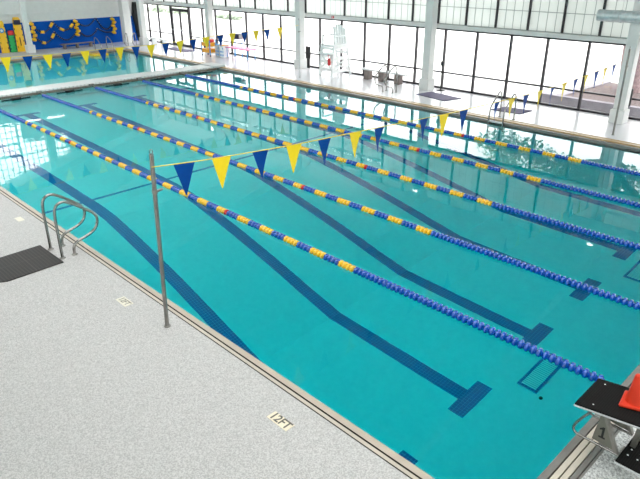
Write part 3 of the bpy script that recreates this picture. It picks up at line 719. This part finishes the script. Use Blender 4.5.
# ------------------------------------------------------------------ back wall equipment
YW = YK - .1
def swag(label, a, bpt, sag, ycol, y=YW):
    t = thing('hanging_lane_rope', label, 'lane rope', ((a[0] + bpt[0]) / 2, y, (a[1] + bpt[1]) / 2), 0, 'lane ropes hung on the blue wall')
    ox, oz = t.location.x, t.location.z
    def P(f): return Vector((a[0] + (bpt[0] - a[0]) * f - ox, 0, a[1] + (bpt[1] - a[1]) * f - sag * 4 * f * (1 - f) - oz))
    b = MB(); n = 44
    for i in range(n):
        p0, p1 = P(i / n), P((i + .8) / n); d = p1 - p0
        b.tube([p0, p0 + d * .3, p0 + d * .7, p1], [.02, .045, .045, .02], 8, 1 if i % 3 == 2 else 0)
    b.build('float_strand', [M['navy'], M['bead']], t)
    for (f0, f1) in (ycol or []):
        b = MB(); b.tube([P(f0 + (f1 - f0) * i / 6) for i in range(7)], .085, 10); b.build('float_block', M['yellow'], t)
    b = MB(); b.tube([(a[0] - ox, 0, a[1] - oz), (a[0] - ox, .08, a[1] - oz + .02)], .02, 6); b.tube([(bpt[0] - ox, 0, bpt[1] - oz), (bpt[0] - ox, .08, bpt[1] - oz + .02)], .02, 6); b.build('hook', M['pale_gray'], t)
swag('upper lane rope swag with two yellow blocks, nearest the white column', (9.78, 1.30), (10.92, 1.58), .40, [(.30, .46), (.80, .95)])
swag('lower lane rope swag with two yellow blocks, nearest the white column', (9.78, .80), (10.9, 1.0), .46, [(.28, .44), (.80, .95)], YW - .02)
swag('upper lane rope swag with two yellow blocks, left of the middle yellow float bunch', (10.9, 1.56), (12.16, 1.54), .50, [(.26, .44), (.76, .90)], YW - .02)
swag('lower plain blue lane rope swag, left of the middle yellow float bunch', (10.9, 1.0), (12.18, .92), .46, None)
swag('upper plain blue lane rope swag, right of the middle yellow float bunch', (12.32, 1.45), (13.5, 1.6), .32, None)
swag('lower plain blue lane rope swag, right of the middle yellow float bunch', (12.32, .95), (13.5, .98), .36, None, YW - .02)
swag('upper plain blue lane rope swag, nearest the right yellow float bunch', (13.52, 1.6), (14.64, 1.5), .62, None, YW - .02)
swag('lower plain blue lane rope swag, nearest the grey corner column', (13.55, 1.0), (14.5, .78), .12, None)
def bunch(label, x, zt, zb):
    t = thing('float_bunch', label, 'floats', (x, YW - .04, zb), 0, 'yellow float bunches on the blue wall')
    n = 5; h = (zt - zb) / n
    b = MB(); b.tube([(0, .02, 0), (0, .02, zt - zb + .08)], .015, 6); b.build('rope', M['cord'], t)
    for i in range(n):
        b = MB(); z = (i + .5) * h
        b.lathe([(.02, -h * .48), (.12, -h * .32), (.15, 0), (.11, h * .34), (.02, h * .48)], 10, 0, Matrix.Translation(((-.03, .05)[i % 2], -.04, z)) @ Matrix.Rotation(.35 * (-1) ** i, 4, 'Y')); b.build('float', M['yellow'], t)
bunch('bunch of yellow floats hung on the blue wall next to the white column', 9.68, 1.62, .56)
bunch('bunch of yellow floats hung in the middle of the blue wall above the bench', 12.23, 1.60, .66)
bunch('bunch of yellow floats hung at the right end of the blue wall', 14.56, 1.58, .62)
def backboard(label, x, y, w, h, mat, extra):
    t = thing('backboard', label, 'rescue board', (x, y, Z))
    t.rotation_euler = (-.10, 0.03, 0)
    b = MB(); n = 12; poly = [(-w / 2, 0), (w / 2, 0), (w * .46, h * .7), (w * .42, h * .94), (w * .3, h), (-w * .3, h), (-w * .42, h * .94), (-w * .46, h * .7)]
    b.prism(poly, -.025, .025, 'y'); bd = b.build('board', mat, t)
    b = MB()
    for i in range(5):
        for s in (-1, 1): b.box(s * w * .40 - .018, s * w * .40 + .018, -.03, -.026, h * (.12 + .17 * i), h * (.12 + .17 * i) + .09)
    b.build('grip_slot', M['black'], t)
    extra(t, w, h)
def ex1(t, w, h):
    b = MB(); b.lathe([(.07, .0), (.07, .01), (.13, .01), (.13, 0)], 24, 0, Matrix.Translation((0, -.026, h * .70)) @ Matrix.Rotation(PI / 2, 4, 'X')); b.build('emblem', M['lightblue'], t)
    b = MB(); b.lathe([(0, .008), (.07, .008), (.07, 0)], 24, 0, Matrix.Translation((0, -.026, h * .70)) @ Matrix.Rotation(PI / 2, 4, 'X')); b.build('emblem', M['white_plastic'], t)
def ex2(t, w, h):
    b = MB(); b.bevbox(-.17, .17, -.10, -.026, h * .78, h * .92, .02); b.build('head_block', M['navy'], t)
    b = MB(); b.box(-.02, .02, -.03, -.026, h * .18, h * .42); b.build('strap', M['black'], t)
def ex3(t, w, h):
    b = MB(); b.bevbox(-.15, .15, -.09, -.026, h * .80, h * 1.02, .03); b.build('head_block', M['red'], t)
backboard('amber rescue board with a round pale emblem leaning on the blue wall', 7.96, 35.3, .42, 1.68, M['board_yellow'], ex1)
backboard('bright yellow rescue board with a dark head block leaning beside the white column', 8.83, 35.28, .46, 1.82, M['yellow'], ex2)
backboard('small green rescue board with a red head block between the two yellow boards', 8.42, 35.36, .34, 1.12, M['green'], ex3)
t = thing('bench', 'brown grey bench on the back deck under the blue wall', 'bench', (11.82, 34.75, Z))
b = MB(); b.bevbox(-.98, .95, -.15, .15, .22, .27, .01); b.build('seat', M['bench_gray'], t)
for x in (-.78, -.02, .80):
    b = MB(); b.bevbox(x - .06, x + .06, -.12, .12, 0, .22, .01); b.build('leg', M['bench_gray'], t)
t = thing('swim_platform', 'yellow low platform standing in the far end water below the bench', 'platform', (11.5, 31.45, 0))
b = MB(); b.bevbox(-.42, .42, -.3, .3, .0, .12, .02); b.build('top', M['board_yellow'], t)
for (x, y) in ((-.36, -.25), (.36, -.25), (-.36, .25), (.36, .25)):
    b = MB(); b.tube([(x, y, depth(31.3) + .0), (x, y, .0)], .03, 8); b.build('leg', M['white_plastic'], t)
t = thing('folded_cover', 'tall dark folded cover hanging in the corner behind the white pillar', 'cover', (16.1, 35.25, .11))
b = MB(); b.tube([(0, 0, 0), (.02, 0, .5), (0, 0, 1.1), (-.05, 0, 1.6), (-.02, 0, 2.3)], [.10, .17, .22, .26, .18], 12); b.build('cloth', M['black'], t)
b = MB(); b.tube([(-.02, 0, 2.3), (-.02, .15, 2.4)], .02, 6); b.build('hook', M['pale_gray'], t)

# ------------------------------------------------------------------ outdoors
b = MB(); b.box(16.8, 120, -60, 160, -.3, -.02); tag(b.build('ground_outside', M['concrete']), kind='structure')
b = MB(); b.box(-80, XL - .3, -60, 160, -.3, -.02); tag(b.build('ground_outside', M['concrete']), kind='structure')
t = thing('planter_bed', 'low grey curbed bed of bark mulch outside the right hand windows', 'planter', (17.3, 0, 0))
b = MB(); b.prism([(0, 8.6), (.25, 8.6), (.25, -6), (0, -6)], -.02, .32, 'z'); b.prism([(.25, 8.6), (5.4, 8.5), (5.4, 8.2), (.25, 8.3)], -.02, .12, 'z'); b.build('curb', M['curb'], t)
b = MB(); b.prism([(.25, 8.3), (5.4, 8.2), (5.4, -6), (.25, -6)], -.02, .08, 'z'); b.build('mulch', M['mulch'], t)
def leaves(b, c, r, n, size, zmin=-1e9):
    for _ in range(n):
        while True:
            p = Vector((random.uniform(-1, 1), random.uniform(-1, 1), random.uniform(-1, 1)))
            if p.length <= 1: break
        p = Vector((p.x * r[0], p.y * r[1], p.z * r[2])) + Vector(c)
        if p.z < zmin: continue
        u = Vector((random.gauss(0, 1), random.gauss(0, 1), random.gauss(0, 1))).normalized(); v = u.orthogonal().normalized(); s = size * random.uniform(.6, 1.3)
        w = u.cross(v)
        b.add([p - u * s, p + v * s * .45 + w * s * .1, p + u * s, p - v * s * .45 + w * s * .1], [(0, 1, 2), (0, 2, 3)])
def tree(label, loc, trunk_r, h, blobs, n, size):
    t = thing('tree', label, 'tree', loc)
    b = MB(); b.tube(smooth([Vector(p) for p in [(0, 0, -.05), (.02, .02, .5), (.05, .1, h * .5), (.0, .15, h), (.1, .2, h + 1.5)]], 2), [trunk_r * 1.25] + [trunk_r * 1.05] * 6 + [trunk_r * .9] * 7 + [trunk_r * .5] * 3 if False else trunk_r, 14)
    b.tube(smooth([Vector(p) for p in [(0, .12, h * .9), (.8, 2.4, h + .7), (1.9, 4.9, h + .9), (2.6, 6.6, h + 1.0)]], 2), trunk_r * .28, 8)
    for a in (0.3, 1.7, 2.9, 4.1, 5.3):
        b.tube(smooth([Vector(p) for p in [(0, .12, h * .85), (1.0 * math.cos(a), 1.0 * math.sin(a), h + .5), (2.4 * math.cos(a), 2.4 * math.sin(a), h + 1.0)]], 2), trunk_r * .3, 8)
    b.build('trunk', M['bark'], t)
    b = MB()
    for (c, r, f) in blobs: leaves(b, c, r, int(n * f), size)
    o = b.build('foliage', M['leaf'], t)
tree('leafy tree with a thick pale trunk outside the right hand windows', (21.3, 6.95, 0), .42, 3.0, [((0, 0, 4.6), (2.6, 2.6, 1.7), 1), ((-.6, -2.6, 4.2), (1.8, 2.0, 1.5), .7), ((.3, 2.2, 4.3), (1.6, 1.5, 1.3), .5), ((-.8, .5, 3.3), (1.2, 1.6, .6), .25), ((1.5, 4.6, 4.0), (1.5, 1.8, 1.0), .5), ((2.6, 6.6, 3.9), (1.2, 1.3, .8), .25)], 2600, .14)
for (x, y, lab) in ((31.0, 56.5, 'green hedge far outside beyond the double glass door'), (31.0, 47.5, 'green hedge far outside beyond the pink table')):
    b = MB()
    for i in range(6 if y > 50 else 3): leaves(b, (x + random.uniform(-.3, .3), y - 3 + i * 1.1, .18), (.9, 1.0, .42) if y > 50 else (.5, .6, .22), 300, .14, -.02)
    tag(b.build('hedge', M['hedge']), lab, 'hedge')

# ------------------------------------------------------------------ light
wd = bpy.data.worlds.new('overcast_sky'); S.world = wd; wd.use_nodes = True
nt = wd.node_tree; bg = nt.nodes['Background']; bg.inputs[0].default_value = (1.0, .99, .975, 1); bg.inputs[1].default_value = 3.2

# ------------------------------------------------------------------ camera
cam = bpy.data.cameras.new('camera'); co = bpy.data.objects.new('camera', cam); COL.objects.link(co)
yaw, pit, rol = math.radians(44.3016), math.radians(24.63026), math.radians(-.0807)
fwd = Vector((math.sin(yaw) * math.cos(pit), math.cos(yaw) * math.cos(pit), -math.sin(pit)))
rt = Vector((math.cos(yaw), -math.sin(yaw), 0)); up = rt.cross(fwd)
r2 = math.cos(rol) * rt + math.sin(rol) * up; u2 = -math.sin(rol) * rt + math.cos(rol) * up
mw = Matrix((r2, u2, -fwd)).transposed().to_4x4(); mw.translation = (-3.9034, -1.6921, 4.6683); co.matrix_world = mw
cam.sensor_fit = 'HORIZONTAL'; cam.sensor_width = 36; cam.lens = 605.7 / 640 * 36; cam.clip_start = .05; cam.clip_end = 500
S.camera = co
S.view_settings.view_transform = 'Standard'; S.view_settings.look = 'None'; S.view_settings.gamma = 1; S.view_settings.use_curve_mapping = False
S.view_settings.exposure = .75
cy = S.cycles
cy.use_denoising = True; cy.caustics_refractive = True; cy.caustics_reflective = True; cy.max_bounces = 14; cy.transmission_bounces = 12; cy.transparent_max_bounces = 12; cy.diffuse_bounces = 6; cy.glossy_bounces = 5; cy.blur_glossy = 0.3; cy.sample_clamp_indirect = 8
